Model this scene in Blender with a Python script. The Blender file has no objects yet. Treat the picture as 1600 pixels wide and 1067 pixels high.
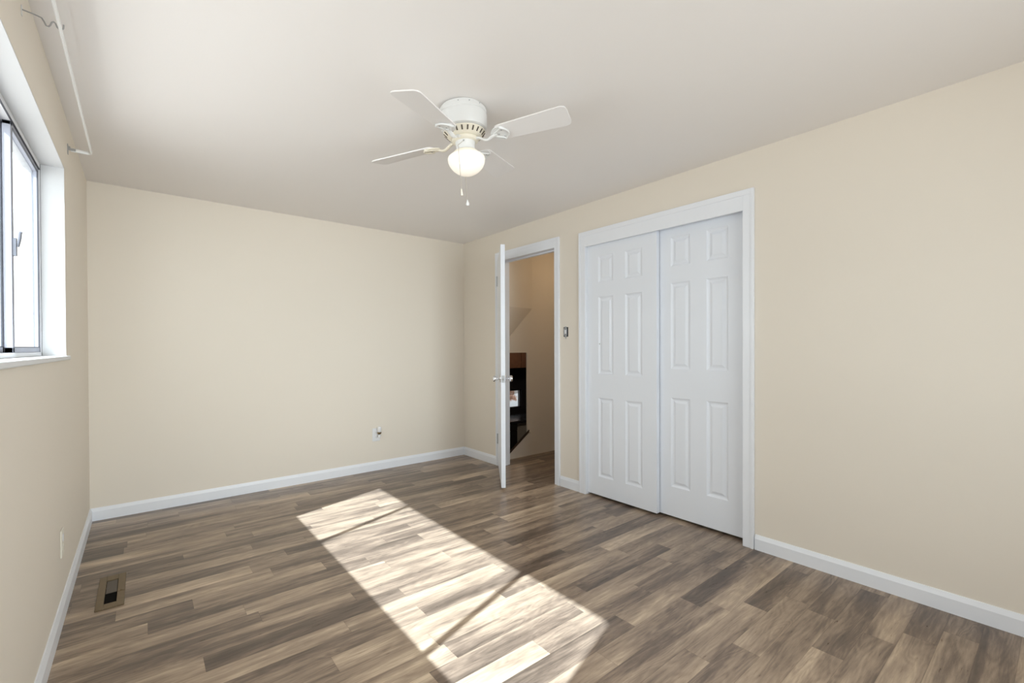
import bpy, bmesh, math, random
from math import sin, cos, pi, radians, tan, sqrt
from mathutils import Vector, Matrix
random.seed(7)
S = bpy.context.scene
COL = S.collection

# ------------------------------------------------------------------ camera
CAM_H = 1.158
yaw, pit, rol = radians(39.2055), radians(-0.4104), radians(-0.214)
F = Vector((sin(yaw)*cos(pit), cos(yaw)*cos(pit), sin(pit)))
R0 = Vector((cos(yaw), -sin(yaw), 0)); U0 = R0.cross(F)
Rv = R0*cos(rol) + U0*sin(rol); Uv = -R0*sin(rol) + U0*cos(rol)
cd = bpy.data.cameras.new('camera'); cam = bpy.data.objects.new('camera', cd); COL.objects.link(cam)
cd.sensor_width = 36.0; cd.lens = 710.5/1600*36; cd.shift_y = (548.4-533.5)/1600
cd.clip_start = 0.01; cd.clip_end = 200
M = Matrix.Identity(4)
for i in range(3):
    M[i][0] = Rv[i]; M[i][1] = Uv[i]; M[i][2] = -F[i]
M[2][3] = CAM_H
cam.matrix_world = M
S.camera = cam

# ------------------------------------------------------------------ light and exposure
S.view_settings.view_transform = 'Standard'; S.view_settings.look = 'None'
S.view_settings.gamma = 1.0; S.view_settings.use_curve_mapping = False
S.view_settings.exposure = 0.43

SKY, WEST, SOUTH = 5.3, 0.58, 1.40
w = bpy.data.worlds.new('world'); S.world = w; w.use_nodes = True
nt = w.node_tree; nt.nodes.clear()
wo = nt.nodes.new('ShaderNodeOutputWorld'); bg = nt.nodes.new('ShaderNodeBackground')
tc = nt.nodes.new('ShaderNodeTexCoord'); sp = nt.nodes.new('ShaderNodeSeparateXYZ')
rp = nt.nodes.new('ShaderNodeValToRGB')
mr = nt.nodes.new('ShaderNodeMapRange'); mr.inputs[1].default_value = -1; mr.inputs[2].default_value = 1
nt.links.new(tc.outputs['Generated'], sp.inputs[0]); nt.links.new(sp.outputs[2], mr.inputs[0])
# dimming added to the western sky, to even out the right wall
mw = nt.nodes.new('ShaderNodeMapRange'); mw.interpolation_type = 'SMOOTHSTEP'
mw.inputs[1].default_value = -0.45; mw.inputs[2].default_value = 0.05; mw.inputs[3].default_value = WEST; mw.inputs[4].default_value = 1.0
nt.links.new(sp.outputs[0], mw.inputs[0])
mm = nt.nodes.new('ShaderNodeMix'); mm.data_type = 'RGBA'; mm.blend_type = 'MULTIPLY'; mm.inputs[0].default_value = 1.0
nt.links.new(mr.outputs[0], rp.inputs[0]); nt.links.new(rp.outputs[0], mm.inputs[6]); mz = nt.nodes.new('ShaderNodeMapRange'); mz.interpolation_type = 'SMOOTHSTEP'     # no dimming below the horizon, so the ceiling gets light
mz.inputs[1].default_value = -0.03; mz.inputs[2].default_value = -0.20; mz.inputs[3].default_value = 0.0; mz.inputs[4].default_value = 1.0
nt.links.new(sp.outputs[2], mz.inputs[0])
mxx = nt.nodes.new('ShaderNodeMath'); mxx.operation = 'MAXIMUM'; nt.links.new(mw.outputs[0], mxx.inputs[0]); nt.links.new(mz.outputs[0], mxx.inputs[1])
ms = nt.nodes.new('ShaderNodeMapRange'); ms.interpolation_type = 'SMOOTHSTEP'      # bright lobe added to the south, fills the far end of the room
ms.inputs[1].default_value = -0.86; ms.inputs[2].default_value = -0.98; ms.inputs[3].default_value = 0.0; ms.inputs[4].default_value = SOUTH
vd = nt.nodes.new('ShaderNodeVectorMath'); vd.operation = 'DOT_PRODUCT'; vd.inputs[1].default_value = (-0.08, 0.997, 0.0)
nt.links.new(tc.outputs['Generated'], vd.inputs[0]); nt.links.new(vd.outputs['Value'], ms.inputs[0])
ma = nt.nodes.new('ShaderNodeMath'); ma.operation = 'ADD'; nt.links.new(mxx.outputs[0], ma.inputs[0]); nt.links.new(ms.outputs[0], ma.inputs[1])
nt.links.new(ma.outputs[0], mm.inputs[7]); nt.links.new(mm.outputs[2], bg.inputs[0]); nt.links.new(bg.outputs[0], wo.inputs[0])
rp.color_ramp.elements[0].position = 0.24; rp.color_ramp.elements[0].color = (0.50, 0.495, 0.49, 1)
e0 = rp.color_ramp.elements.new(0.41); e0.color = (0.72, 0.715, 0.71, 1)
rp.color_ramp.elements[1].position = 0.55; rp.color_ramp.elements[1].color = (0.88, 0.95, 1.0, 1)
bg.inputs[1].default_value = SKY

SUN_AZ = Vector((0.949, 0.316)); SUN_TAN = 0.980
sl = bpy.data.lights.new('sun', 'SUN'); so = bpy.data.objects.new('sun', sl); COL.objects.link(so)
sl.energy = 15.0; sl.angle = radians(0.6); sl.color = (0.75, 0.88, 1.0)
so.rotation_euler = Vector((SUN_AZ.x, SUN_AZ.y, -SUN_TAN)).to_track_quat('-Z', 'Y').to_euler()
so.location = (-3, 0, 5)

# room measures (metres)
XL, XR, YB, YF, H = -0.275, 2.722, 4.163, -0.62, 2.287
WT = 0.108                                   # inner wall thickness
D0, D1, DH = 2.752, 3.507, 2.000             # bedroom doorway
C0, C1, CH = 1.200, 2.407, 1.975             # closet opening
W0, W1, WZ0, WZ1 = 0.555, 3.005, 1.128, 2.015 # window opening
XH, YH0, YP = 4.60, 2.60, 3.667              # hall

def portal(name, loc, rot, sx, sy):
    l = bpy.data.lights.new(name, 'AREA'); l.shape = 'RECTANGLE'; l.size = sx; l.size_y = sy
    l.cycles.is_portal = True
    o = bpy.data.objects.new(name, l); COL.objects.link(o); o.location = loc; o.rotation_euler = rot
portal('window_daylight_portal', (-0.47, (W0+W1)/2, (WZ0+WZ1)/2), (0, radians(-90), 0), WZ1-WZ0, W1-W0)

# ------------------------------------------------------------------ materials
def nodes(name):
    m = bpy.data.materials.new(name); m.use_nodes = True
    return m, m.node_tree, m.node_tree.nodes['Principled BSDF']
def mat(name, col, rough=0.5, metal=0.0, noise=0.0, nscale=40.0, bump=0.0, bscale=200.0, spec=0.5, emit=None, estr=0.0):
    m, t, b = nodes(name)
    b.inputs['Base Color'].default_value = (*col, 1); b.inputs['Roughness'].default_value = rough
    b.inputs['Metallic'].default_value = metal; b.inputs['Specular IOR Level'].default_value = spec
    if noise or bump:
        c = t.nodes.new('ShaderNodeTexCoord')
    if noise:
        n = t.nodes.new('ShaderNodeTexNoise'); n.inputs['Scale'].default_value = nscale; n.inputs['Detail'].default_value = 4
        t.links.new(c.outputs['Object'], n.inputs['Vector'])
        x = t.nodes.new('ShaderNodeMix'); x.data_type = 'RGBA'
        x.inputs[6].default_value = (*[v*(1-noise) for v in col], 1); x.inputs[7].default_value = (*[min(1, v*(1+noise)) for v in col], 1)
        t.links.new(n.outputs['Fac'], x.inputs[0]); t.links.new(x.outputs[2], b.inputs['Base Color'])
    if bump:
        n2 = t.nodes.new('ShaderNodeTexNoise'); n2.inputs['Scale'].default_value = bscale; n2.inputs['Detail'].default_value = 3
        t.links.new(c.outputs['Object'], n2.inputs['Vector'])
        bp = t.nodes.new('ShaderNodeBump'); bp.inputs['Strength'].default_value = bump; bp.inputs['Distance'].default_value = 0.002
        t.links.new(n2.outputs['Fac'], bp.inputs['Height']); t.links.new(bp.outputs[0], b.inputs['Normal'])
    if emit:
        b.inputs['Emission Color'].default_value = (*emit, 1); b.inputs['Emission Strength'].default_value = estr
    return m

M_WALL = mat('cream_wall_paint', (0.825, 0.756, 0.660), 0.75, noise=0.012, nscale=1.5, bump=0.08, bscale=220, spec=0.25)
M_CEIL = mat('white_ceiling_paint', (0.875, 0.84, 0.815), 0.85, noise=0.012, nscale=1.2, bump=0.1, bscale=150, spec=0.2)
M_TRIM = mat('white_trim_paint', (0.88, 0.90, 0.945), 0.35, noise=0.008, nscale=6)
M_DOOR = mat('white_door_paint', (0.86, 0.89, 0.95), 0.38, noise=0.008, nscale=5, bump=0.03, bscale=90)
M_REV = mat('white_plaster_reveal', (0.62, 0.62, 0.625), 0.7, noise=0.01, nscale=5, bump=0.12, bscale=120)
M_ALU = mat('brushed_aluminium', (0.40, 0.41, 0.47), 0.7, 0.2, noise=0.05, nscale=20)
M_GASKET = mat('dark_gasket', (0.06, 0.06, 0.07), 0.6)
M_CHROME = mat('chrome', (0.80, 0.80, 0.82), 0.12, 1.0)
M_STEEL = mat('dull_steel', (0.45, 0.46, 0.47), 0.35, 0.9)
M_WHITEM = mat('white_enamel', (0.74, 0.735, 0.72), 0.35)
M_BLADE = mat('white_fan_blade', (0.80, 0.77, 0.755), 0.45, noise=0.015, nscale=8)
M_AGED = mat('aged_ivory_enamel', (0.82, 0.76, 0.64), 0.4)
M_SLOT = mat('dark_slot', (0.10, 0.08, 0.06), 0.8)
M_BLACK = mat('black_plastic', (0.012, 0.012, 0.013), 0.35)
M_PLATE = mat('white_plastic', (0.82, 0.82, 0.83), 0.4)
M_PAINTED = mat('painted_over_plate', (0.83, 0.79, 0.69), 0.5)
M_BRASS = mat('aged_brass', (0.185, 0.135, 0.078), 0.5, 0.4, noise=0.12, nscale=60)
M_AMBER = mat('bronze_band', (0.22, 0.15, 0.07), 0.25, 0.6)
M_GLOBE = mat('lit_opal_glass', (0.85, 0.82, 0.76), 0.25, emit=(1.0, 0.88, 0.70), estr=0.26)
M_HALLFILL = mat('hall_fill_glow', (0.85, 0.8, 0.7), 0.3, emit=(1.0, 0.72, 0.42), estr=12.0)  # glow of the added hall lamp
M_KITCHENFILL = mat('kitchen_fill_glow', (0.85, 0.8, 0.7), 0.3, emit=(1.0, 0.80, 0.58), estr=32.0)  # glow of the added kitchen lamp
M_ROD = mat('white_rod_enamel', (0.88, 0.88, 0.87), 0.35)
M_DUCT = mat('grimy_duct_metal', (0.13, 0.11, 0.09), 0.6, 0.3, noise=0.15, nscale=60)
M_FRAME = mat('white_window_frame', (0.78, 0.78, 0.80), 0.8, spec=0.1)
M_LATCH = mat('grey_latch_metal', (0.22, 0.23, 0.27), 0.4, 0.5)
M_VOID = mat('dark_duct', (0.010, 0.009, 0.008), 0.95, spec=0.05)
M_SILL = mat('matte_sill_paint', (0.80, 0.80, 0.80), 0.85, spec=0.1)
M_CHAIN = mat('brass_chain', (0.55, 0.50, 0.42), 0.35, 0.8)
M_KWOOD = mat('dark_cabinet_wood', (0.13, 0.065, 0.04), 0.35, noise=0.25, nscale=15)
M_KGREY = mat('grey_cabinet_panel', (0.26, 0.25, 0.24), 0.45, noise=0.05, nscale=20)
M_KBLACK = mat('black_tile_backsplash', (0.015, 0.015, 0.018), 0.2)
M_DARKTRIM = mat('dark_stained_trim', (0.045, 0.03, 0.022), 0.4, noise=0.2, nscale=30)

def glass_mat():
    m = bpy.data.materials.new('window_glass'); m.use_nodes = True; t = m.node_tree; t.nodes.clear()
    o = t.nodes.new('ShaderNodeOutputMaterial'); tr = t.nodes.new('ShaderNodeBsdfTransparent'); g = t.nodes.new('ShaderNodeBsdfGlossy')
    tr.inputs[0].default_value = (0.93, 0.945, 0.94, 1); g.inputs['Roughness'].default_value = 0.02
    fr = t.nodes.new('ShaderNodeFresnel') 
    gm = t.nodes.new('ShaderNodeNewGeometry'); io = t.nodes.new('ShaderNodeMix'); io.data_type = 'FLOAT'      # same reflectance from both sides
    io.inputs[2].default_value = 1.3; io.inputs[3].default_value = 1/1.3
    t.links.new(gm.outputs['Backfacing'], io.inputs[0]); t.links.new(io.outputs[0], fr.inputs[0])
    mx = t.nodes.new('ShaderNodeMixShader')
    t.links.new(fr.outputs[0], mx.inputs[0]); t.links.new(tr.outputs[0], mx.inputs[1]); t.links.new(g.outputs[0], mx.inputs[2])
    t.links.new(mx.outputs[0], o.inputs[0])
    return m
M_GLASS = glass_mat()

def floor_mat():
    m, t, b = nodes('laminate_floor'); N = t.nodes.new; L = t.links.new
    def math_(op, a, c=None, d=None):
        n = N('ShaderNodeMath'); n.operation = op
        for i, v in enumerate((a, c, d)):
            if v is None: continue
            if isinstance(v, (int, float)): n.inputs[i].default_value = v
            else: L(v, n.inputs[i])
        return n.outputs[0]
    def wn(dim, *v):
        n = N('ShaderNodeTexWhiteNoise'); n.noise_dimensions = dim
        if dim == '1D': L(v[0], n.inputs['W'])
        else: L(v[0], n.inputs['Vector'])
        return n
    def comb(x, y, z):
        n = N('ShaderNodeCombineXYZ')
        for i, v in enumerate((x, y, z)):
            if isinstance(v, (int, float)): n.inputs[i].default_value = v
            else: L(v, n.inputs[i])
        return n.outputs[0]
    g = N('ShaderNodeNewGeometry'); s = N('ShaderNodeSeparateXYZ'); L(g.outputs['Position'], s.inputs[0])
    X, Y = s.outputs[0], s.outputs[1]
    W = 0.1020
    yy = math_('DIVIDE', math_('ADD', Y, 7.0245), W); row = math_('FLOOR', yy); fy = math_('SUBTRACT', yy, row)
    rr = wn('1D', math_('ADD', row, 3.7)).outputs['Value']
    rr2 = wn('1D', math_('MULTIPLY', row, 1.37)).outputs['Value']
    ln = math_('ADD', 0.50, math_('MULTIPLY', rr2, 0.50))
    xx = math_('DIVIDE', math_('ADD', math_('ADD', X, 20.0), math_('MULTIPLY', rr, 3.0)), ln)
    col = math_('FLOOR', xx); fx = math_('SUBTRACT', xx, col)
    cell = wn('3D', comb(col, row, 0.5)); cv = cell.outputs['Value']
    csep = N('ShaderNodeSeparateXYZ'); L(cell.outputs['Color'], csep.inputs[0])
    # grain fields, shifted per block
    offs = comb(math_('MULTIPLY', csep.outputs[0], 37.0), math_('MULTIPLY', csep.outputs[1], 53.0), math_('MULTIPLY', cv, 19.0))
    def noise(sx, sy, scale, detail, dist=0.0, rough=0.6):
        mp = N('ShaderNodeVectorMath'); mp.operation = 'MULTIPLY'; L(g.outputs['Position'], mp.inputs[0]); mp.inputs[1].default_value = (sx, sy, 1)
        ad = N('ShaderNodeVectorMath'); ad.operation = 'ADD'; L(mp.outputs[0], ad.inputs[0]); L(offs, ad.inputs[1])
        n = N('ShaderNodeTexNoise'); n.inputs['Scale'].default_value = scale; n.inputs['Detail'].default_value = detail
        n.inputs['Roughness'].default_value = rough; n.inputs['Distortion'].default_value = dist
        L(ad.outputs[0], n.inputs['Vector']); return n.outputs['Fac']
    streak = noise(0.8, 8.0, 1.5, 3, 0.35)
    cloud = noise(2.0, 6.0, 1.5, 3, 0.6)
    fine = noise(7.0, 75.0, 1.6, 5, 0.3, 0.75)
    # cathedral figure: bands of a warped distance field
    warp = noise(1.3, 8.0, 1.1, 2, 0.4)
    band = math_('SINE', math_('MULTIPLY', warp, 95.0))
    band = math_('MULTIPLY', math_('SUBTRACT', band, 0.25), 0.5)
    tone = math_('ADD', math_('MULTIPLY', cv, 0.44), math_('MULTIPLY', math_('SUBTRACT', streak, 0.5), 1.55))
    tone = math_('ADD', tone, math_('MULTIPLY', math_('SUBTRACT', cloud, 0.5), 0.55))
    tone = math_('ADD', tone, math_('MULTIPLY', math_('SUBTRACT', fine, 0.5), 0.62))
    tone = math_('ADD', tone, math_('MULTIPLY', band, 0.10))
    tone = math_('ADD', tone, 0.23)
    r = N('ShaderNodeValToRGB'); L(tone, r.inputs[0]); cr = r.color_ramp
    cr.elements[0].position = 0.0; cr.elements[0].color = (0.088, 0.063, 0.047, 1)
    cr.elements[1].position = 1.0; cr.elements[1].color = (0.644, 0.510, 0.368, 1)
    for p, c in ((0.28, (0.172, 0.124, 0.092)), (0.5, (0.299, 0.220, 0.159)), (0.72, (0.420, 0.316, 0.225))):
        e = cr.elements.new(p); e.color = (*c, 1)
    # seams
    ex = math_('MULTIPLY', math_('MINIMUM', fx, math_('SUBTRACT', 1.0, fx)), ln)
    ey = math_('MULTIPLY', math_('MINIMUM', fy, math_('SUBTRACT', 1.0, fy)), W)
    seam = math_('LESS_THAN', math_('MINIMUM', ex, ey), 0.0010)
    mx = N('ShaderNodeMix'); mx.data_type = 'RGBA'; mx.blend_type = 'MULTIPLY'
    L(math_('MULTIPLY', seam, 0.4), mx.inputs[0]); L(r.outputs[0], mx.inputs[6]); mx.inputs[7].default_value = (0.35, 0.3, 0.27, 1)
    L(mx.outputs[2], b.inputs['Base Color'])
    L(math_('ADD', 0.22, math_('MULTIPLY', fine, 0.16)), b.inputs['Roughness'])
    b.inputs['Specular IOR Level'].default_value = 0.5
    bp = N('ShaderNodeBump'); bp.inputs['Strength'].default_value = 0.12; bp.inputs['Distance'].default_value = 0.001
    L(math_('SUBTRACT', fine, math_('MULTIPLY', seam, 0.4)), bp.inputs['Height']); L(bp.outputs[0], b.inputs['Normal'])
    return m
M_FLOOR = floor_mat()

# ------------------------------------------------------------------ mesh helpers
def box(bm, x0, x1, y0, y1, z0, z1, mtx=None):
    vs = [Vector((x, y, z)) for x in (x0, x1) for y in (y0, y1) for z in (z0, z1)]
    if mtx: vs = [mtx @ v for v in vs]
    v = [bm.verts.new(p) for p in vs]
    for f in ((0, 1, 3, 2), (4, 6, 7, 5), (0, 4, 5, 1), (2, 3, 7, 6), (0, 2, 6, 4), (1, 5, 7, 3)):
        bm.faces.new([v[i] for i in f])
def lathe(bm, prof, seg=48, mtx=None, cap=True):
    rings = []
    for r, z in prof:
        if r < 1e-6:
            p = Vector((0, 0, z)); rings.append([bm.verts.new(mtx @ p if mtx else p)])
        else:
            ring = []
            for i in range(seg):
                p = Vector((r*cos(2*pi*i/seg), r*sin(2*pi*i/seg), z)); ring.append(bm.verts.new(mtx @ p if mtx else p))
            rings.append(ring)
    for a, c in zip(rings, rings[1:]):
        n = max(len(a), len(c))
        for i in range(n):
            j = (i+1) % n
            if len(a) == 1 and len(c) == 1: continue
            if len(a) == 1: bm.faces.new((a[0], c[i], c[j]))
            elif len(c) == 1: bm.faces.new((a[i], a[j], c[0]))
            else: bm.faces.new((a[i], a[j], c[j], c[i]))
    if cap:
        for q in (rings[0], rings[-1]):
            if len(q) > 2: bm.faces.new(q)
def tube(bm, pts, r, seg=10, ry=None):
    """swept round (or oval) bar through pts"""
    ry = ry or r; pts = [Vector(p) for p in pts]; rings = []
    prev = None
    for i, p in enumerate(pts):
        t = (pts[min(i+1, len(pts)-1)] - pts[max(i-1, 0)]).normalized()
        up = Vector((0, 0, 1)) if abs(t.z) < 0.95 else Vector((1, 0, 0))
        if prev is None: a = t.cross(up).normalized()
        else: a = (prev - t*prev.dot(t)).normalized()
        prev = a; c = a.cross(t)
        rings.append([bm.verts.new(p + a*r*cos(2*pi*k/seg) + c*ry*sin(2*pi*k/seg)) for k in range(seg)])
    for a, c in zip(rings, rings[1:]):
        for k in range(seg): bm.faces.new((a[k], a[(k+1) % seg], c[(k+1) % seg], c[k]))
    bm.faces.new(rings[0]); bm.faces.new(rings[-1])
def prism(bm, poly, lo, hi, axis, mtx=None):
    """extrude a 2-D polygon along axis (0,1,2)"""
    def P(u, v, h):
        q = [(h, u, v), (u, h, v), (u, v, h)][axis]; p = Vector(q); return mtx @ p if mtx else p
    a = [bm.verts.new(P(u, v, lo)) for u, v in poly]; c = [bm.verts.new(P(u, v, hi)) for u, v in poly]
    n = len(poly)
    bm.faces.new(a); bm.faces.new(c)
    for i in range(n): bm.faces.new((a[i], a[(i+1) % n], c[(i+1) % n], c[i]))
def obj(name, bm, m, parent=None, smooth=False, bevel=0.0, seg=2, loc=None):
    bmesh.ops.recalc_face_normals(bm, faces=bm.faces)
    me = bpy.data.meshes.new(name); bm.to_mesh(me); bm.free()
    o = bpy.data.objects.new(name, me); COL.objects.link(o)
    if m: me.materials.append(m)
    if loc is not None:
        me.transform(Matrix.Translation(-Vector(loc))); o.location = loc
    if parent:
        o.parent = parent
    if smooth:
        for p in me.polygons: p.use_smooth = True
        try: me.set_sharp_from_angle(angle=radians(38))
        except Exception: pass
    if bevel:
        b = o.modifiers.new('bevel', 'BEVEL'); b.width = bevel; b.segments = seg; b.limit_method = 'ANGLE'; b.angle_limit = radians(35)
    return o
def empty(name, loc=(0, 0, 0), rot=(0, 0, 0)):
    o = bpy.data.objects.new(name, None); COL.objects.link(o); o.location = loc; o.rotation_euler = rot
    o.empty_display_size = 0.1
    return o
def tag(o, label, cat, group=None, kind=None):
    o['label'] = label; o['category'] = cat
    if group: o['group'] = group
    if kind: o['kind'] = kind
    return o
def struct(o, label, cat): return tag(o, label, cat, kind='structure')
def B(): return bmesh.new()

# ------------------------------------------------------------------ room shell
EX = 0.15                                      # outer wall thickness
bm = B()
box(bm, XL-EX, XH+0.1, YF-0.1, YP, -0.06, 0); box(bm, XL-EX, XR+WT, YP, YB+0.1, -0.06, 0)
struct(obj('floor', bm, M_FLOOR), 'brown grey wood look laminate floor with a bright sun patch', 'floor')
bm = B(); box(bm, XL-EX, XH+0.1, YF-0.1, YB+0.1, H, H+0.08)
struct(obj('ceiling', bm, M_CEIL), 'plain off-white ceiling above the ceiling fan', 'ceiling')
bm = B()
box(bm, XL-EX, XL, YF-0.1, W0, 0, H); box(bm, XL-EX, XL, W1, YB+0.1, 0, H)
box(bm, XL-EX, XL, W0, W1, 0, WZ0-0.02); box(bm, XL-EX, XL, W0, W1, WZ1, H)
struct(obj('wall_left', bm, M_WALL), 'cream wall with the window on the left', 'wall')
bm = B(); box(bm, XL, XR+WT, YB, YB+0.1, 0, H)
struct(obj('wall_back', bm, M_WALL), 'blank cream wall facing the camera with one outlet', 'wall')
bm = B()
Q0, Q1, QZ0, QZ1 = 0.45, 2.15, 0.45, 2.00  # opening for the added window behind the camera
box(bm, XL, Q0, YF-0.1, YF, 0, H); box(bm, Q1, XH+0.1, YF-0.1, YF, 0, H); box(bm, Q0, Q1, YF-0.1, YF, 0, QZ0); box(bm, Q0, Q1, YF-0.1, YF, QZ1, H)
struct(obj('wall_rear', bm, M_WALL), 'cream wall behind the camera', 'wall')
bm = B()
J = 0.018                                       # jamb lining
box(bm, XR, XR+WT, YF, C0-J, 0, H); box(bm, XR, XR+WT, C1+J, D0-J, 0, H); box(bm, XR, XR+WT, D1+J, YB, 0, H)
box(bm, XR, XR+WT, C0-J, C1+J, CH+J, H); box(bm, XR, XR+WT, D0-J, D1+J, DH+J, H)
struct(obj('wall_right', bm, M_WALL), 'long cream wall holding the closet and the bedroom doorway', 'wall')

def base_profile(t=0.013, h=0.085):
    return [(0, 0), (t, 0), (t, h-0.022), (t-0.003, h-0.014), (t-0.006, h-0.006), (t-0.008, h), (0, h)]
def baseboard(name, kind, at, a, b, label):
    bm = B()
    if kind == 'L': prism(bm, [(at+u, v) for u, v in base_profile()], a, b, 1)
    elif kind == 'R': prism(bm, [(at-u, v) for u, v in base_profile()], a, b, 1)
    elif kind == 'B': prism(bm, [(at-u, v) for u, v in base_profile()], a, b, 0)
    elif kind == 'F': prism(bm, [(at+u, v) for u, v in base_profile()], a, b, 0)
    return struct(obj(name, bm, M_TRIM), label, 'baseboard')
baseboard('baseboard_left', 'L', XL, YF+0.013, YB-0.013, 'white baseboard under the window wall')
baseboard('baseboard_back', 'B', YB, XL, XR, 'white baseboard along the far blank wall')
baseboard('baseboard_right', 'R', XR, YF+0.013, C0-0.066, 'white baseboard right of the closet')
baseboard('baseboard_right.001', 'R', XR, C1+0.066, D0-0.060, 'short white baseboard between doorway and closet')
baseboard('baseboard_right.002', 'R', XR, D1+0.066, YB-0.013, 'short white baseboard between open door and far corner')
baseboard('baseboard_rear', 'F', YF, XL, XR, 'white baseboard behind the camera')

# ------------------------------------------------------------------ door casing and jambs
def casing(bm, y0, y1, ztop, wl, wr, wt, t=0.016):
    """flat casing with a raised outer edge on the right wall, room side"""
    for x0, x1, a, b in ((XR-t, XR, 0.0, 1.0), (XR-t-0.004, XR-t, 0.72, 1.0)):
        box(bm, x0, x1, y0-wr*b, y0-wr*a, 0, ztop+wt*b)
        box(bm, x0, x1, y1+wl*a, y1+wl*b, 0, ztop+wt*b)
        box(bm, x0, x1, y0-wr*a, y1+wl*a, ztop+wt*a, ztop+wt*b)
bm = B(); casing(bm, D0, D1, DH, 0.066, 0.054, 0.085)
t1 = struct(obj('trim_1', bm, M_TRIM, bevel=0.002), 'white casing around the bedroom doorway', 'door casing')
bm = B()
box(bm, XR-0.004, XR+WT, D0-J, D0, 0, DH); box(bm, XR-0.004, XR+WT, D1, D1+J, 0, DH); box(bm, XR-0.004, XR+WT, D0-J, D1+J, DH, DH+J)
# door stop strips
box(bm, XR+0.040, XR+0.072, D0, D0+0.011, 0, DH); box(bm, XR+0.040, XR+0.072, D1-0.011, D1, 0, DH); box(bm, XR+0.040, XR+0.072, D0, D1, DH-0.011, DH)
obj('jamb', bm, M_TRIM, t1, bevel=0.001)
bm = B(); box(bm, XR+0.004, XR+0.034, D0-0.0005, D0+0.0018, 0.88, 0.94); box(bm, XR-0.012, XR+0.004, D0-0.0008, D0+0.0018, 0.89, 0.93)
obj('strike_plate', bm, M_STEEL, t1)
bm = B(); casing(bm, C0, C1, CH-0.027, 0.066, 0.062, 0.118, 0.016)
t2 = struct(obj('trim_2', bm, M_TRIM, bevel=0.002), 'wide white casing around the sliding closet doors', 'door casing')
bm = B()
box(bm, XR-0.004, XR+WT, C0-J, C0, 0, CH); box(bm, XR-0.004, XR+WT, C1, C1+J, 0, CH); box(bm, XR-0.004, XR+WT, C0-J, C1+J, CH, CH+J)
obj('jamb', bm, M_TRIM, t2, bevel=0.001)

# ------------------------------------------------------------------ six panel sliding doors
def panel_door(name, x0, t, y0, y1, z0, z1, panels, label):
    """slab whose room face (towards -X) carries moulded panels; panels: (y0,y1,z0,z1)"""
    bm = B()
    ys = sorted({y0, y1, *[p[0] for p in panels], *[p[1] for p in panels]})
    zs = sorted({z0, z1, *[p[2] for p in panels], *[p[3] for p in panels]})
    cache = {}
    def V(x, y, z):
        k = (round(x, 5), round(y, 5), round(z, 5))
        if k not in cache: cache[k] = bm.verts.new((x, y, z))
        return cache[k]
    for ya, yb in zip(ys, ys[1:]):
        for za, zb in zip(zs, zs[1:]):
            if any(p[0]-1e-6 <= ya and yb <= p[1]+1e-6 and p[2]-1e-6 <= za and zb <= p[3]+1e-6 for p in panels): continue
            bm.faces.new((V(x0, ya, za), V(x0, yb, za), V(x0, yb, zb), V(x0, ya, zb)))
    for p in panels:
        lv = [(0, 0), (0.006, 0.005), (0.013, 0.0085), (0.020, 0.0085), (0.036, 0.0015)]
        loops = []
        for ins, dep in lv:
            a, b, c, d = p[0]+ins, p[1]-ins, p[2]+ins, p[3]-ins
            loops.append([V(x0+dep, a, c), V(x0+dep, b, c), V(x0+dep, b, d), V(x0+dep, a, d)])
        for l, m in zip(loops, loops[1:]):
            for i in range(4): bm.faces.new((l[i], l[(i+1) % 4], m[(i+1) % 4], m[i]))
        bm.faces.new(loops[-1])
    def strip(pts_f, ):
        for (ya, za), (yb, zb) in zip(pts_f, pts_f[1:]):
            bm.faces.new((V(x0, ya, za), V(x0, yb, zb), V(x0+t, yb, zb), V(x0+t, ya, za)))
    strip([(y, z0) for y in ys]); strip([(y, z1) for y in ys]); strip([(y0, z) for z in zs]); strip([(y1, z) for z in zs])
    for ya, yb in zip(ys, ys[1:]):
        for za, zb in zip(zs, zs[1:]):
            bm.faces.new((V(x0+t, ya, za), V(x0+t, yb, za), V(x0+t, yb, zb), V(x0+t, ya, zb)))
    return struct(obj(name, bm, M_DOOR), label, 'closet door')
pl = [(a, b, c, d) for a, b in ((2.155, 2.297), (1.902, 2.046)) for c, d in ((1.659, 1.858), (0.953, 1.547), (0.162, 0.770))]
d2 = panel_door('door_2', XR+0.012, 0.032, 1.786, 2.4055, 0.017, CH-0.008, pl, 'left white six-panel sliding closet door, in front')
pr = [(a, b, c, d) for a, b in ((1.563, 1.702), (1.315, 1.452)) for c, d in ((1.702, 1.897), (1.010, 1.590), (0.216, 0.817))]
d3 = panel_door('door_3', XR+0.052, 0.032, 1.2015, 1.822, 0.017, CH-0.008, pr, 'right white six-panel sliding closet door, set behind the other')
bm = B(); lathe(bm, [(0, 0), (0.004, 0.0), (0.004, 0.002), (0, 0.002)], 12, Matrix.Translation((XR+0.0105, 2.285, 1.185)) @ Matrix.Rotation(pi/2, 4, 'Y'))
obj('pull_screw', bm, M_STEEL, d2)
# closet interior
bm = B()
box(bm, 3.36, 3.42, 0.98, YH0-0.06, 0, H); box(bm, XR+WT, 3.36, 0.98, 1.04, 0, H); box(bm, XR+WT, 3.36, YH0-0.12, YH0-0.06, 0, H)
struct(obj('wall_closet', bm, M_WALL), 'plain walls inside the closet behind the sliding doors', 'wall')

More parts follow.
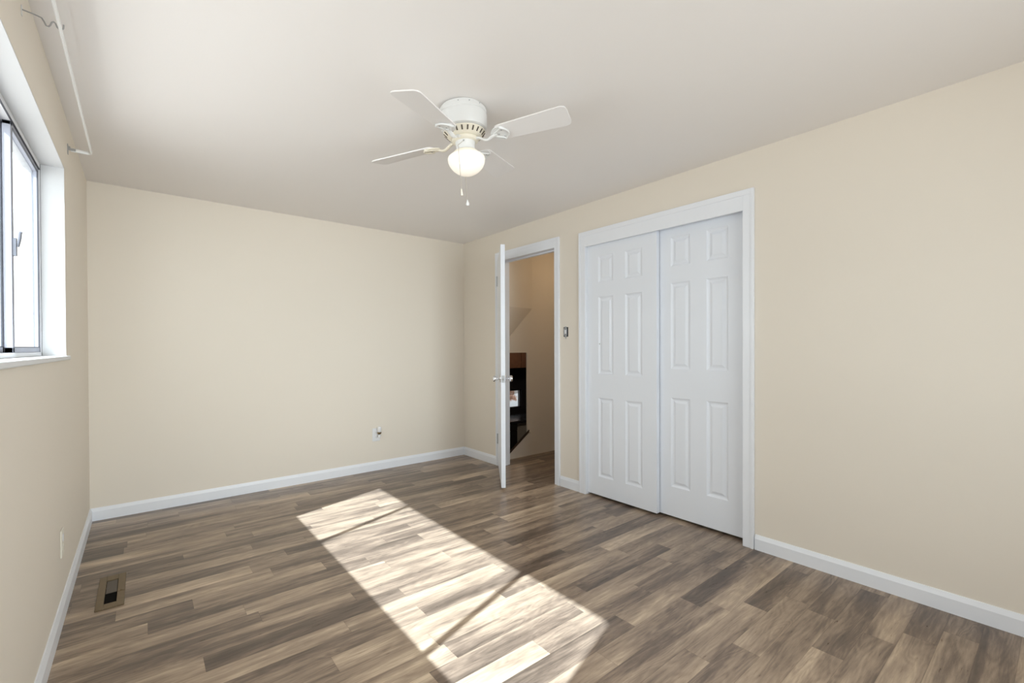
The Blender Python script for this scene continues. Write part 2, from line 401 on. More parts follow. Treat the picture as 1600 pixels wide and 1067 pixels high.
# ------------------------------------------------------------------ bedroom door, standing open
hinge = Vector((XR-0.020, D1-0.003, 0)); latch_c = Vector((2.266, 2.892, 0))
dv = (latch_c - hinge); ang = math.atan2(dv.y, dv.x)
door = empty('door_1', hinge, (0, 0, ang))
struct(door, 'white bedroom door standing open edge-on beside the doorway', 'door')
DL, DT = 0.748, 0.035
bm = B(); box(bm, 0.004, DL, -DT/2, DT/2, 0.022, DH-0.006)
obj('door_leaf', bm, M_DOOR, door, bevel=0.002)
for z in (0.27, 1.80):
    bm = B()
    lathe(bm, [(0.0065, z-0.045), (0.0065, z+0.045)], 14, Matrix.Translation((-0.004, -DT/2-0.004, 0)))
    lathe(bm, [(0, z+0.045), (0.0075, z+0.046), (0.0075, z+0.051), (0, z+0.053)], 14, Matrix.Translation((-0.004, -DT/2-0.004, 0)))
    box(bm, -0.004, 0.003, -DT/2-0.003, DT/2-0.006, z-0.044, z+0.044)
    obj('hinge', bm, M_STEEL, door)
bm = B(); box(bm, DL-0.0005, DL+0.0015, -0.0125, 0.0125, 0.905-0.028, 0.905+0.028); lathe(bm, [(0.009, 0), (0.009, 0.008), (0.006, 0.011)], 16, Matrix.Translation((DL, 0, 0.905)) @ Matrix.Rotation(pi/2, 4, 'Y'))
obj('latch_plate', bm, M_STEEL, door)
for s in (-1, 1):
    k = Matrix.Translation((DL-0.062, s*DT/2, 0.905)) @ Matrix.Rotation(-s*pi/2, 4, 'X')
    bm = B(); lathe(bm, [(0, 0.0), (0.010, 0.0), (0.010, 0.022), (0.015, 0.030), (0.024, 0.040), (0.0265, 0.052), (0.024, 0.060), (0.016, 0.064), (0, 0.065)], 28, k)
    kn = obj('knob', bm, M_CHROME, door, True)
    bm = B(); lathe(bm, [(0, 0.0005), (0.032, 0.0005), (0.030, 0.005), (0.018, 0.009), (0.010, 0.010), (0, 0.010)], 28, k)
    obj('rosette', bm, M_CHROME, kn, True)

# ------------------------------------------------------------------ window
win = empty('window_1', (XL-0.09, (W0+W1)/2, WZ0)); struct(win, 'wide aluminium sliding window on the left wall', 'window')
wl = Vector((XL-0.09, (W0+W1)/2, WZ0)); off = Matrix.Translation(-wl)
def wobj(name, bm, m, parent=win, **k):
    if parent is win: bm.transform(off)
    else: bm.transform(off)
    return obj(name, bm, m, parent, **k)
FX0, FX1 = XL-0.135, XL-0.080
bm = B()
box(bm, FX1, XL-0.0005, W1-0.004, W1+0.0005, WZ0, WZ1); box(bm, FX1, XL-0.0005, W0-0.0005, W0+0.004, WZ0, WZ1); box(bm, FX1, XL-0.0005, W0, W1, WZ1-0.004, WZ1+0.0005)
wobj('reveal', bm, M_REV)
bm = B(); NS = XL+0.010
prism(bm, [(FX1-0.02, W0), (XL+0.0005, W0), (XL+0.0005, W0-0.07), (NS, W0-0.07), (NS, W1+0.07), (XL+0.0005, W1+0.07), (XL+0.0005, W1), (FX1-0.02, W1)], WZ0-0.019, WZ0, 2)
wobj('window_sill', bm, M_SILL, bevel=0.004)
bm = B(); fw = 0.012
box(bm, FX0, FX1, W0, W0+fw, WZ0, WZ1-0.004); box(bm, FX0, FX1, W1-fw, W1, WZ0, WZ1-0.004)
box(bm, FX0, FX1, W0, W1, WZ0, WZ0+0.018); box(bm, FX0, FX1, W0, W1, WZ1-0.030, WZ1-0.004)
wobj('window_frame', bm, M_FRAME, bevel=0.0015)
bm = B(); box(bm, FX1-0.030, FX1-0.024, W0+fw, W1-fw, WZ0+0.018, WZ0+0.0195); box(bm, FX1-0.004, FX1+0.0012, W0+0.002, W1-0.002, WZ1-0.0315, WZ1-0.0295)
box(bm, FX1-0.002, FX1+0.0012, W1-0.0045, W1-0.004, WZ0+0.003, WZ1-0.005)
wobj('track', bm, M_GASKET)
def sash(y0, y1, x0, x1, sl, sr):
    z0, z1 = WZ0+0.0185, WZ1-0.031
    bm = B(); box(bm, x0, x1, y0, y0+sl, z0, z1); box(bm, x0, x1, y1-sr, y1, z0, z1); box(bm, x0, x1, y0, y1, z0, z0+0.020); box(bm, x0, x1, y0, y1, z1-0.014, z1)
    s_ = wobj('sash', bm, M_ALU, bevel=0.0015)
    bm = B(); xm = (x0+x1)/2; box(bm, xm-0.002, xm+0.002, y0+sl-0.004, y1-sr+0.004, z0+0.016, z1-0.010)
    wobj('pane', bm, M_GLASS, s_)
    bm = B(); e = 0.003
    a, b, c, d = y0+sl, y1-sr, z0+0.020, z1-0.014
    for xx in (x1+0.0002,):
        box(bm, xx-0.004, xx, a, a+e, c, d); box(bm, xx-0.004, xx, b-e, b, c, d); box(bm, xx-0.004, xx, a, b, c, c+e); box(bm, xx-0.004, xx, a, b, d-e, d)
    wobj('gasket', bm, M_GASKET, s_)
    return s_
M1, M2 = 2.432, 1.140
s_far = sash(M1-0.013, W1-fw, FX1-0.026, FX1-0.004, 0.024, 0.016)
s_mid = sash(M2-0.016, M1+0.013, FX0+0.004, FX0+0.026, 0.026, 0.026)
s_near = sash(W0+fw, M2+0.016, FX1-0.026, FX1-0.004, 0.024, 0.026)
bm = B(); y = M1+0.002
box(bm, FX1-0.004, FX1+0.006, y-0.010, y+0.010, 1.50, 1.565); tube(bm, [(FX1+0.008, y, 1.535), (FX1+0.014, y-0.012, 1.555), (FX1+0.020, y-0.030, 1.585)], 0.005, 8)
wobj('latch', bm, M_LATCH, s_far, bevel=0.001)

w3 = empty('added_fill_window', (Q0, YF-0.05, QZ0)); struct(w3, 'added unseen window behind the camera, for fill light', 'window')  # added window, unseen, lets in fill light from behind the camera
bm = B(); e = 0.04; a, b = Q1-Q0, QZ1-QZ0
box(bm, 0, e, -0.03, 0.03, 0, b); box(bm, a-e, a, -0.03, 0.03, 0, b); box(bm, 0, a, -0.03, 0.03, 0, e); box(bm, 0, a, -0.03, 0.03, b-e, b); box(bm, a/2-0.02, a/2+0.02, -0.03, 0.03, 0, b)
obj('window_frame', bm, M_ALU, w3)
bm = B(); box(bm, e-0.004, a-e+0.004, -0.003, 0.003, e-0.004, b-e+0.004); obj('pane', bm, M_GLASS, w3)
bm = B(); box(bm, Q0-1.2, Q1+0.6, YF-0.60, YF-0.1, QZ1+0.02, QZ1+0.08); struct(obj('added_sun_eave', bm, M_TRIM), 'added unseen eave that keeps sun out of the added rear window', 'eave')  # added eave, unseen, blocks direct sun at the added window
portal('rear_fill_portal', ((Q0+Q1)/2, YF-0.11, (QZ0+QZ1)/2), (radians(90), 0, 0), Q1-Q0, QZ1-QZ0)  # portal for the added rear window

# ------------------------------------------------------------------ curtain rod and its support
RX, RZ, RY1 = -0.1875, 2.150, 3.140
rod = empty('curtain_rod', (XL, RY1, RZ)); tag(rod, 'thin white curtain rod on brackets above the window', 'curtain rod')
def robj(name, bm, m, parent, **k):
    bm.transform(Matrix.Translation((-XL, -RY1, -RZ))); return obj(name, bm, m, parent, **k)
bm = B(); n = 8; rr = 0.018
arc = [(RX-rr+rr*sin(a), RY1-rr+rr*cos(a), RZ) for a in [pi/2*i/n for i in range(n+1)]]
near = [(RX, 0.40, RZ+0.010), (RX, 1.8, RZ+0.008), (RX, RY1-rr-0.05, RZ+0.0005)]
tube(bm, [(XL+0.012, RY1, RZ)] + arc + near[::-1], 0.0045, 12, 0.0090)
bm2 = bm; robj('rod', bm2, M_ROD, rod, smooth=True)
bm = B()
box(bm, XL, XL+0.0025, RY1-0.010, RY1+0.010, RZ-0.024, RZ+0.024); box(bm, XL+0.0025, XL+0.030, RY1-0.0045, RY1-0.0035, RZ-0.006, RZ+0.006)
box(bm, XL+0.0025, XL+0.010, RY1-0.006, RY1+0.006, RZ+0.008, RZ+0.014)
robj('bracket', bm, M_STEEL, rod)
bm = B(); box(bm, XL, XL+0.0025, 0.39, 0.41, RZ-0.014, RZ+0.034); tube(bm, [(XL+0.002, 0.40, RZ+0.010), (RX, 0.40, RZ+0.010)], 0.0045, 10, 0.0090)
robj('bracket', bm, M_STEEL, rod)
HY = 2.02
def atY(px, py, Y):
    r = F + Rv*((px-800)/710.5) - Uv*((py-548.4)/710.5); return Vector((0, 0, CAM_H)) + r*(Y/r.y)
hk = [atY(px, py, HY) for px, py in ((22, 11), (35, 15), (50, 21), (60, 25.5), (65, 28), (69, 34), (72, 40), (76, 41.5), (79, 39), (81, 35), (84, 34), (87, 37), (89.5, 43), (93, 46), (96.5, 47), (99, 44.5), (99.5, 39))]
hk[0].x = XL+0.001
sup = empty('curtain_rod_support', (XL, HY, hk[0].z)); tag(sup, 'wavy steel wire hook on the wall holding up the curtain rod', 'curtain hook')
bm = B(); pts = []
for a, c in zip(hk, hk[1:]): pts += [a.lerp(c, t/4) for t in range(4)]
tube(bm, pts+[hk[-1]], 0.0014, 8, 0.0022); bm.transform(Matrix.Translation((-XL, -HY, -hk[0].z)))
obj('hook_wire', bm, M_STEEL, sup, True)
bm = B(); box(bm, 0, 0.002, -0.006, 0.006, -0.018, 0.012); obj('wall_plate', bm, M_WHITEM, sup, bevel=0.0005)

# ------------------------------------------------------------------ ceiling fan
FC = Vector((1.185, 1.815, H))
fan = empty('ceiling_fan', FC)
tag(fan, 'white four-blade ceiling fan with a lit opal globe and pull chains', 'ceiling fan')
# hangs very slightly out of true, away from the camera and to its right
tilt_axis = (Vector((Rv.x, Rv.y, 0)).normalized()*radians(-1.55) + Vector((F.x, F.y, 0)).normalized()*radians(4.0))
fan.rotation_mode = 'AXIS_ANGLE'
fan.rotation_axis_angle = (-tilt_axis.length, *tilt_axis.normalized())
bm = B(); lathe(bm, [(0, -0.001), (0.104, -0.001), (0.104, -0.010), (0.110, -0.012), (0.1115, -0.018), (0.1115, -0.030), (0.109, -0.032), (0.109, -0.036), (0.111, -0.038), (0.110, -0.085), (0.104, -0.101), (0.090, -0.108), (0, -0.108)], 64)
hs = obj('motor_housing', bm, M_WHITEM, fan, True)
for a in (226, 252, 280):
    bm = B(); lathe(bm, [(0, 0.1035), (0.0028, 0.1125), (0, 0.1135)], 8, Matrix.Translation((0, 0, -0.015)) @ Matrix.Rotation(radians(a), 4, 'Z') @ Matrix.Rotation(pi/2, 4, 'Y'))
    obj('screw', bm, M_STEEL, hs)
bm = B(); lathe(bm, [(0.088, -0.106), (0.098, -0.110), (0.099, -0.114), (0.080, -0.134), (0.060, -0.140), (0, -0.140)], 64)
vr = obj('vent_ring', bm, M_AGED, fan, True)
bm = B()
for i in range(22):
    m = Matrix.Rotation(2*pi*i/22, 4, 'Z') @ Matrix.Translation((0.0898, 0, -0.1245)) @ Matrix.Rotation(radians(43.5), 4, 'Y')
    box(bm, -0.001, 0.0012, -0.0033, 0.0033, -0.0105, 0.0105, m)
obj('vent_slot', bm, M_SLOT, vr)
bm = B(); lathe(bm, [(0.058, -0.138), (0.062, -0.142), (0.062, -0.154), (0.055, -0.158), (0, -0.158)], 48)
obj('flywheel', bm, M_AGED, fan, True)
bm = B(); lathe(bm, [(0, -0.156), (0.046, -0.156), (0.047, -0.160), (0.0445, -0.175), (0.0445, -0.203), (0.047, -0.207), (0, -0.207)], 48)
nk = obj('switch_housing', bm, M_WHITEM, fan, True)
bm = B(); lathe(bm, [(0.0445, -0.197), (0.054, -0.200), (0.058, -0.204), (0.058, -0.212), (0.050, -0.214), (0, -0.214)], 48)
obj('globe_holder', bm, M_AGED, nk, True)
def glb():
    prof = []
    for i in range(19):
        a = radians(52 - i*142/18)                       # from the shoulder to the tip
        r = 0.088*cos(a) if a > 0 else 0.088*(cos(a)**1.12)
        z = 0.034*sin(a) if a > 0 else 0.078*sin(a)
        prof.append((max(r, 0.0), -0.236+z))
    prof[-1] = (0, prof[-1][1])
    return prof
bm = B(); lathe(bm, glb(), 48); obj('globe', bm, M_GLOBE, fan, True)

def bez(p0, p1, p2, n):
    return [(p0[0]*(1-t)**2+2*p1[0]*t*(1-t)+p2[0]*t*t, p0[1]*(1-t)**2+2*p1[1]*t*(1-t)+p2[1]*t*t) for t in [i/n for i in range(n+1)]]
def blade_outline():
    r0, r1, w0, w1, c = 0.165, 0.505, 0.052, 0.066, 0.030
    o = [(r0, -w0*0.62)]
    o += bez((r0, -w0*0.62), (r0+0.004, -w0), (r0+0.03, -w0), 4)[1:]
    o += bez((r1-c, -w1), (r1, -w1), (r1, -w1+c), 6)
    o += bez((r1, w1-c), (r1, w1), (r1-c, w1), 6)
    o += bez((r0+0.03, w0), (r0+0.004, w0), (r0, w0*0.62), 4)
    return o
BZ = -0.150
for i, a in enumerate((-60.7, 29.3, 119.3, 209.3)):
    m = Matrix.Rotation(radians(a), 4, 'Z') @ Matrix.Translation((0, 0, BZ)) @ Matrix.Rotation(radians(-12), 4, 'X')
    bm = B(); prism(bm, blade_outline(), -0.0028, 0.0028, 2, m)
    bl = obj('blade', bm, M_BLADE, fan, bevel=0.001)
    bm = B()
    # curved arm from the flywheel to the foot under the blade
    mi = Matrix.Rotation(radians(a), 4, 'Z')
    mp = m
    def P(r, y, z): return mp @ Vector((r, y, z))
    arm = [mi @ Vector((0.050, 0, -0.150)), mi @ Vector((0.075, 0, -0.152)), mi @ Vector((0.098, 0, -0.166)), mi @ Vector((0.118, 0, -0.171)), P(0.140, 0, -0.013), P(0.165, 0, -0.007)]
    sm = []
    for q in range(len(arm)-1):
        p0, p1, p2, p3 = arm[max(q-1, 0)], arm[q], arm[q+1], arm[min(q+2, len(arm)-1)]
        for s_ in range(5):
            t = s_/5; sm.append(0.5*((2*p1)+(p2-p0)*t+(2*p0-5*p1+4*p2-p3)*t*t+(-p0+3*p1-3*p2+p3)*t**3))
    tube(bm, sm+[arm[-1]], 0.0105, 12, 0.0055)
    # shield shaped foot
    foot = [(0.138, -0.012)] + bez((0.150, -0.030), (0.165, -0.047), (0.192, -0.045), 5) + bez((0.205, -0.040), (0.232, 0.0), (0.205, 0.040), 8) + bez((0.192, 0.045), (0.165, 0.047), (0.150, 0.030), 5) + [(0.138, 0.012)]
    prism(bm, foot, -0.0075, -0.0030, 2, m)
    rim = [P(u, v, -0.0085) for u, v in bez((0.192, -0.043), (0.252, 0.0), (0.192, 0.043), 12)]
    tube(bm, rim, 0.0045, 8)
    for y in (-1, 1):
        tube(bm, [P(0.150, y*0.008, -0.0085), P(0.172, y*0.020, -0.0085), P(0.196, y*0.036, -0.0085)], 0.0038, 8)
    ir = obj('blade_iron', bm, M_AGED if i in (2,) else M_WHITEM, fan, True)
    for u, v in ((0.176, 0.0), (0.196, 0.022), (0.196, -0.022)):
        bm = B(); lathe(bm, [(0, -0.0100), (0.0028, -0.0095), (0.0042, -0.0070), (0, -0.0070)], 10, m @ Matrix.Translation((u, v, 0)))
        obj('screw', bm, M_STEEL, ir)

toc = Vector((-F.x, -F.y, 0)).normalized()                # towards the camera
rt = Vector((Rv.x, Rv.y, 0)).normalized()
def chain(r0, p0, p1, p2, kind):
    bm = B(); L_ = [p0]
    for a, c in ((p0, p1), (p1, p2)):
        n_ = max(2, int((c-a).length/0.004)); L_ += [a.lerp(c, t/n_) for t in range(1, n_+1)]
    tube(bm, L_, r0, 6)
    ch = obj('pull_chain', bm, M_CHAIN, fan, True)
    bm = B()
    if kind == 'knob': lathe(bm, [(0, 0.004), (0.003, 0.002), (0.0035, -0.006), (0.0075, -0.012), (0.0085, -0.020), (0.006, -0.026), (0, -0.028)], 16, Matrix.Translation(p2))
    else: lathe(bm, [(0, 0.004), (0.0028, 0.002), (0.0040, -0.012), (0.0055, -0.024), (0.004, -0.028), (0, -0.029)], 14, Matrix.Translation(p2))
    obj('pendant', bm, M_WHITEM if kind == 'knob' else M_AGED, ch, True)
pa = toc*0.0445 + rt*-0.003 + Vector((0, 0, -0.166))
chain(0.0012, pa, toc*0.094 + rt*-0.026 + Vector((0, 0, -0.205)), toc*0.094 + rt*-0.026 + Vector((0, 0, -0.405)), 'bead')
bm = B(); lathe(bm, [(0, 0), (0.004, 0), (0.004, 0.004), (0, 0.005)], 12, Matrix.Translation(toc*0.044 + rt*-0.003 + Vector((0, 0, -0.166))) @ toc.to_track_quat('Z', 'Y').to_matrix().to_4x4())
obj('chain_outlet', bm, M_STEEL, nk)
pb = -toc*0.0445 + rt*0.004 + Vector((0, 0, -0.172))
chain(0.0012, pb, -toc*0.094 + rt*-0.017 + Vector((0, 0, -0.208)), -toc*0.094 + rt*-0.017 + Vector((0, 0, -0.400)), 'knob')

# ------------------------------------------------------------------ outlets, switch, register
ol = empty('wall_outlet', (1.725, YB, 0.338)); tag(ol, 'white outlet plate low on the far blank wall', 'outlet')
bm = B(); box(bm, -0.037, 0.037, -0.006, 0, -0.061, 0.061); obj('cover_plate', bm, M_PLATE, ol, bevel=0.003)
for z in (0.022, -0.022):
    bm = B(); lathe(bm, [(0.0165, -0.0005), (0.0165, 0.0015), (0, 0.0015)], 24, Matrix.Translation((0, -0.006, z)) @ Matrix.Rotation(pi/2, 4, 'X'))
    r_ = obj('receptacle', bm, M_PLATE, ol)
    bm = B(); box(bm, -0.0075, -0.0055, -0.0079, -0.0070, z-0.002, z+0.006); box(bm, 0.0055, 0.0075, -0.0079, -0.0070, z-0.002, z+0.006); box(bm, -0.002, 0.002, -0.0079, -0.0070, z-0.010, z-0.006)
    obj('slot', bm, M_SLOT, r_)
fr = empty('plug_in_diffuser', (1.742, YB-0.0085, 0.345)); tag(fr, 'small white plug-in freshener with a bronze ball on the far wall outlet', 'air freshener')
bm = B(); lathe(bm, [(0, 0.020), (0.016, 0.020), (0.019, 0.030), (0.019, 0.062), (0.017, 0.068), (0.014, 0.070), (0.013, 0.064), (0, 0.062)], 28, Matrix.Translation((0, -0.027, 0))); box(bm, -0.012, 0.012, -0.016, 0, 0.0, 0.05)
obj('body', bm, M_PLATE, fr, True)
bm = B(); lathe(bm, [(0, -0.004), (0.011, 0.0), (0.0185, 0.008), (0.0195, 0.015), (0.016, 0.021), (0, 0.021)], 28, Matrix.Translation((0, -0.027, 0)))
obj('ball', bm, M_AMBER, fr, True)
bm = B(); lathe(bm, [(0, -0.030), (0.012, -0.030), (0.015, -0.018), (0.012, -0.004), (0, -0.003)], 24, Matrix.Translation((0, -0.027, 0)))
obj('refill_bottle', bm, M_PLATE, fr, True)

ow = empty('wall_outlet', (XL, 2.760, 0.320)); tag(ow, 'cream painted-over outlet plate below the window, left wall', 'outlet')
bm = B(); box(bm, 0, 0.006, -0.036, 0.036, -0.058, 0.058); obj('cover_plate', bm, M_PAINTED, ow, bevel=0.003)
for z in (0.022, -0.022):
    bm = B(); lathe(bm, [(0.0165, -0.0005), (0.0165, 0.002), (0, 0.002)], 24, Matrix.Translation((0.006, 0, z)) @ Matrix.Rotation(pi/2, 4, 'Y'))
    obj('receptacle', bm, M_PLATE if z > 0 else M_PAINTED, ow)

sw = empty('light_switch', (XR, 2.630, 1.288)); tag(sw, 'bare toggle switch missing its cover plate, between doorway and closet', 'light switch')
bm = B()
box(bm, -0.002, 0, -0.025, 0.025, -0.040, 0.038)
obj('box_opening', bm, M_BLACK, sw)
bm = B(); box(bm, -0.006, -0.0015, -0.0135, 0.020, -0.030, 0.030); box(bm, -0.004, -0.0015, -0.010, 0.012, -0.046, 0.044)
st = obj('strap', bm, M_STEEL, sw, bevel=0.001)
bm = B(); box(bm, -0.008, -0.005, -0.010, 0.010, -0.016, 0.016); box(bm, -0.016, -0.007, -0.0035, 0.0035, 0.000, 0.011)
obj('toggle', bm, M_PLATE, sw, bevel=0.0008)
for z in (-0.054, 0.040):
    bm = B(); lathe(bm, [(0, 0.0055), (0.003, 0.005), (0.004, 0.0), (0, 0)], 12, Matrix.Translation((-0.0005, 0.000, z)) @ Matrix.Rotation(-pi/2, 4, 'Y'))
    obj('screw', bm, M_STEEL, sw)

vx0, vx1, vy0, vy1 = -0.168, -0.068, 2.706, 3.080
vt = empty('floor_register', ((vx0+vx1)/2, (vy0+vy1)/2, 0)); tag(vt, 'aged brass floor register with an open slot by the left wall', 'floor vent')
bm = B(); a, b = (vx1-vx0)/2, (vy1-vy0)/2; ia, ib = 0.022, 0.130
for q in ((-a, -ia, -b, b), (ia, a, -b, b), (-ia, ia, -b, -ib-0.010), (-ia, ia, ib, b)):
    box(bm, q[0], q[1], q[2], q[3], 0.0005, 0.0065)
obj('faceplate', bm, M_BRASS, vt, bevel=0.0012)
bm = B(); box(bm, -ia, ia, -ib-0.010, ib, 0.0003, 0.0010); obj('duct_opening', bm, M_VOID, vt)
bm = B(); box(bm, -ia+0.002, ia-0.002, -0.020, ib-0.004, 0.0012, 0.0026); obj('damper', bm, M_DUCT, vt)
bm = B(); box(bm, ia, a, -0.034, -0.024, 0.0062, 0.0078); lathe(bm, [(0.004, 0.006), (0.004, 0.010), (0, 0.011)], 10, Matrix.Translation((ia+0.014, -0.029, 0)))
obj('damper_lever', bm, M_BRASS, vt)

# ------------------------------------------------------------------ hall beyond the doorway
KX0, KX1, KZ1 = 2.868, 3.198, 1.106                     # opening that looks down to the kitchen
def kz(x): return 0.241 - (3.200-x)*0.712               # sloping lower edge
bm = B(); T = 0.014
box(bm, XR+WT, KX0, YP, YP+T, -0.06, H); box(bm, KX1, XH+0.1, YP, YP+T, -0.06, H); box(bm, KX0, KX1, YP, YP+T, KZ1, H)
prism(bm, [(KX0, -0.06), (KX1, -0.06), (KX1, kz(KX1)), (KX0, max(kz(KX0), 0.0))], YP, YP+T, 1)
struct(obj('wall_hall', bm, M_WALL), 'shaded beige stairwell wall seen through the bedroom doorway', 'wall')
bm = B(); box(bm, XH, XH+0.1, YH0-0.1, YP, 0, H); box(bm, XR+WT, XH, YH0-0.06, YH0, 0, H)
struct(obj('wall_hall_end', bm, M_WALL), 'hall walls beside the doorway, hidden from the bedroom', 'wall')
lamp = empty('added_hall_lamp', (3.55, 3.05, H)); tag(lamp, 'added dome fill lamp on the hall ceiling, out of view', 'fill light')  # added lamp, unseen, brightens the hall walls
bm = B(); lathe(bm, [(0, 0), (0.12, 0), (0.12, -0.02), (0, -0.02)], 32); obj('fill_lamp_base', bm, M_WHITEM, lamp)
bm = B(); lathe(bm, [(0.108, -0.0205), (0.100, -0.045), (0.075, -0.066), (0.035, -0.078), (0, -0.080)], 32); obj('fill_lamp_shade', bm, M_HALLFILL, lamp, True)
# bulkhead under the stairs above
bm = B()
A = Vector((2.945, YP-0.012, 1.584)); Bp = Vector((3.272, YP, 1.581))
ax = atY(795, 479, YP-0.14); bx = atY(831.5, 482, YP-0.0005); cx_ = atY(797, 525, YP-0.0005)
lx = 2.835
def ext(p, q, x):
    t = (x-p.x)/(q.x-p.x); return p + (q-p)*t
a2 = ext(bx, ax, lx); c2 = ext(bx, cx_, lx)
vs = [bm.verts.new(v) for v in (a2, bx, c2)]
tp = [bm.verts.new(Vector((v.x, v.y, H))) for v in (a2, bx, c2)]
bm.faces.new(vs); bm.faces.new(tp)
for i in range(3): bm.faces.new((vs[i], vs[(i+1) % 3], tp[(i+1) % 3], tp[i]))
struct(obj('trim_3', bm, M_WALL), 'beige bulkhead with a sloping underside high in the stairwell', 'bulkhead')
bm = B(); n_ = 0.012
prism(bm, [(KX0, max(kz(KX0), 0)+0.0), (KX1+0.02, kz(KX1+0.02)), (KX1+0.02, kz(KX1+0.02)+0.024), (KX0, max(kz(KX0), 0)+0.024)], YP-0.012, YP-0.0003, 1)
t4 = struct(obj('trim_4', bm, M_DARKTRIM), 'dark sloping stair trim under the stairwell opening', 'stair trim')
bm = B(); lathe(bm, [(0, 0), (0.012, 0.0), (0.015, 0.012), (0.010, 0.02), (0, 0.022)], 16, Matrix.Translation((KX1+0.030, YP, kz(KX1)+0.018)) @ Matrix.Rotation(pi/2, 4, 'X'))
obj('end_cap', bm, M_AGED, t4, True)

# ------------------------------------------------------------------ kitchen on the lower level
KY = 6.20; ZC = atY(815, 657, KY-0.62).z; KF = ZC-0.91
bm = B(); box(bm, 2.86, 7.2, YP+T, KY+0.1, KF-0.05, KF)
struct(obj('floor_kitchen', bm, M_KBLACK), 'dark kitchen floor on the lower level', 'floor')
bm = B(); box(bm, 2.86, 7.2, YP+T, KY+0.1, 1.45, 1.5)
struct(obj('ceiling_kitchen', bm, M_WALL), 'kitchen ceiling on the lower level', 'ceiling')
kw0, kw1, kz0, kz1 = 4.72, 5.272, atY(810, 637, KY).z, atY(810, 608, KY).z
bm = B()
box(bm, 2.86, kw0, KY, KY+0.1, KF, 1.45); box(bm, kw1, 7.2, KY, KY+0.1, KF, 1.45); box(bm, kw0, kw1, KY, KY+0.1, KF, kz0); box(bm, kw0, kw1, KY, KY+0.1, kz1, 1.45)
struct(obj('wall_kitchen', bm, M_KBLACK), 'black kitchen wall around the small bright window', 'wall')
bm = B(); box(bm, XR+WT, XR+WT+0.03, YP+T, KY+0.1, KF, 1.45); box(bm, 7.2, 7.3, YP+T, KY+0.1, KF, 1.45); box(bm, XR+WT+0.03, 7.2, YP, YP+T, KF, -0.06); box(bm, XH+0.1, 7.3, YP, YP+T, -0.06, 1.5)
struct(obj('wall_kitchen_side', bm, M_KGREY), 'kitchen side walls out of sight', 'wall')
kwin = empty('window_2', (kw0, KY, kz0)); struct(kwin, 'small bright kitchen window seen through the stairwell opening', 'window')
bm = B(); e = 0.022
W_, H_ = kw1-kw0, kz1-kz0
box(bm, 0, e, 0.02, 0.07, 0, H_); box(bm, W_-e, W_, 0.02, 0.07, 0, H_); box(bm, 0, W_, 0.02, 0.07, 0, e); box(bm, 0, W_, 0.02, 0.07, H_-e, H_)
obj('window_frame', bm, M_BLACK, kwin)
bm = B(); box(bm, e-0.004, W_-e+0.004, 0.043, 0.047, e-0.004, H_-e+0.004); obj('pane', bm, M_GLASS, kwin)
# garden bed outside
m, t, b = nodes('leaf_strewn_snow'); c = t.nodes.new('ShaderNodeTexCoord'); v = t.nodes.new('ShaderNodeTexNoise'); v.inputs['Scale'].default_value = 6; v.inputs['Detail'].default_value = 5
r = t.nodes.new('ShaderNodeValToRGB'); r.color_ramp.elements[0].position = 0.40; r.color_ramp.elements[0].color = (0.10, 0.04, 0.02, 1); r.color_ramp.elements[1].position = 0.54; r.color_ramp.elements[1].color = (0.34, 0.32, 0.31, 1)
e_ = r.color_ramp.elements.new(0.47); e_.color = (0.22, 0.11, 0.07, 1)
t.links.new(c.outputs['Object'], v.inputs['Vector']); t.links.new(v.outputs['Fac'], r.inputs[0]); t.links.new(r.outputs[0], b.inputs['Base Color']); b.inputs['Roughness'].default_value = 0.9
bm = B(); box(bm, 3.5, 9.0, KY+0.9, KY+1.3, KF-0.3, 0.75)
bmesh.ops.subdivide_edges(bm, edges=bm.edges, cuts=10, use_grid_fill=True)
for q in bm.verts: q.co.y += 0.06*sin(q.co.x*7+q.co.z*11); q.co.z += 0.04*sin(q.co.x*5.3)
tag(obj('garden_bank', bm, m, smooth=True), 'pale garden bank flecked with rusty leaves outside the kitchen window', 'garden bank')
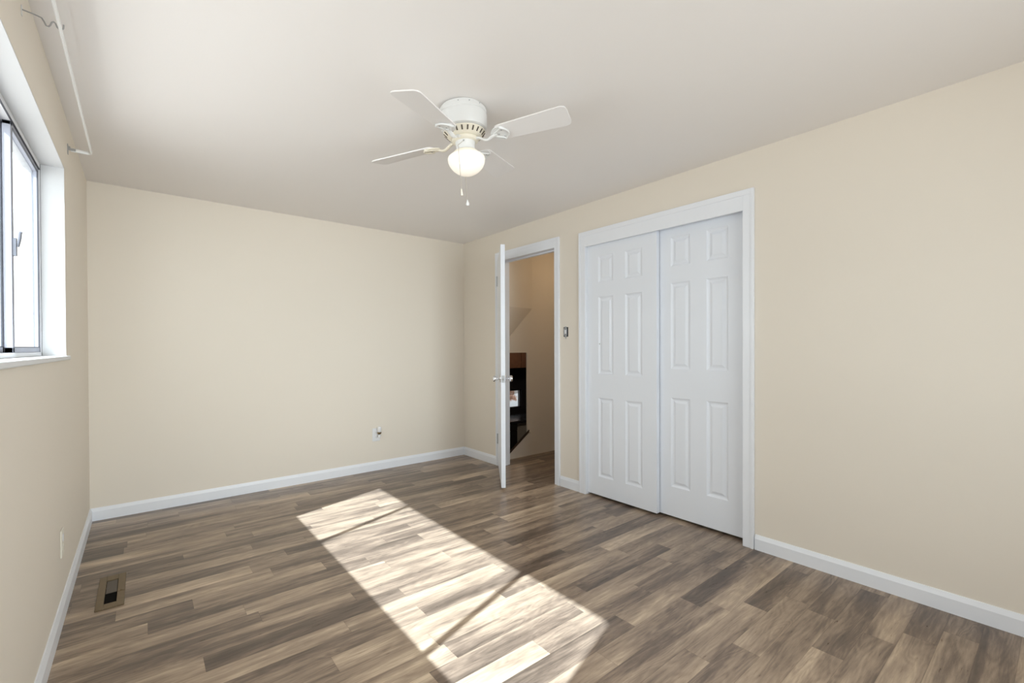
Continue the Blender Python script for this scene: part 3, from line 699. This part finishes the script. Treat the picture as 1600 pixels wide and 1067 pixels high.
# upper cabinets
UX = atY(814, 565, KY-0.34).x
uc = empty('upper_cabinet', (UX-0.80, KY, atY(812, 575, KY-0.34).z)); tag(uc, 'dark brown wooden wall cabinet above the kitchen window', 'cabinet')
bm = B(); box(bm, 0, 1.20, -0.33, -0.0005, 0, 0.60); obj('carcass', bm, M_KWOOD, uc)
for i in range(3):
    bm = B(); x0, x1 = 0.006+i*0.40-0.0, 0.394+i*0.40
    box(bm, x0, x1, -0.350, -0.3305, 0.006, 0.594)
    dr = obj('door', bm, M_KWOOD, uc, bevel=0.003)
    bm = B(); box(bm, x0+0.06, x1-0.06, -0.356, -0.3495, 0.066, 0.534); obj('raised_panel', bm, M_KWOOD, dr, bevel=0.005)
kl = empty('added_kitchen_lamp', (4.5, 5.0, 1.45)); tag(kl, 'added dome fill lamp over the lower-level kitchen, out of view', 'fill light')  # added lamp, unseen, lifts the dark kitchen cabinets
bm = B(); lathe(bm, [(0, 0), (0.15, 0), (0.15, -0.02), (0, -0.02)], 32); obj('fill_lamp_base', bm, M_WHITEM, kl)
bm = B(); lathe(bm, [(0.135, -0.0205), (0.12, -0.05), (0.08, -0.075), (0, -0.085)], 32); obj('fill_lamp_shade', bm, M_KITCHENFILL, kl, True)
# counter, dishwasher, base cabinet
ct = B(); box(ct, 4.06, 5.75, KY-0.62, KY-0.0005, ZC-0.04, ZC)
tag(obj('countertop', ct, M_KBLACK, bevel=0.004), 'glossy black countertop below the kitchen window', 'countertop')
dw = empty('dishwasher', (atY(808, 670, KY-0.60).x-0.60, KY-0.02, KF)); tag(dw, 'black dishwasher under the kitchen counter', 'dishwasher')
bm = B(); box(bm, 0.003, 0.597, -0.57, 0, 0.0, 0.868); obj('body', bm, M_BLACK, dw)
bm = B(); box(bm, 0.005, 0.595, -0.592, -0.571, 0.10, 0.76); obj('door', bm, M_BLACK, dw, bevel=0.004)
bm = B(); box(bm, 0.005, 0.595, -0.596, -0.571, 0.765, 0.866); cp = obj('control_panel', bm, M_BLACK, dw, bevel=0.004)
bc = empty('base_cabinet', (atY(808, 670, KY-0.60).x, KY-0.02, KF)); tag(bc, 'grey panelled base cabinet right of the dishwasher', 'cabinet')
bm = B(); box(bm, 0.002, 0.60, -0.55, 0, 0.0, 0.868); obj('carcass', bm, M_KGREY, bc)
for i in range(2):
    bm = B(); x0 = 0.006+i*0.296; x1 = x0+0.288
    box(bm, x0, x1, -0.571, -0.5505, 0.10, 0.862); dr = obj('door', bm, M_KGREY, bc, bevel=0.002)
    bm = B(); box(bm, x0+0.05, x1-0.05, -0.576, -0.5705, 0.16, 0.82); obj('raised_panel', bm, M_KGREY, dr, bevel=0.004)
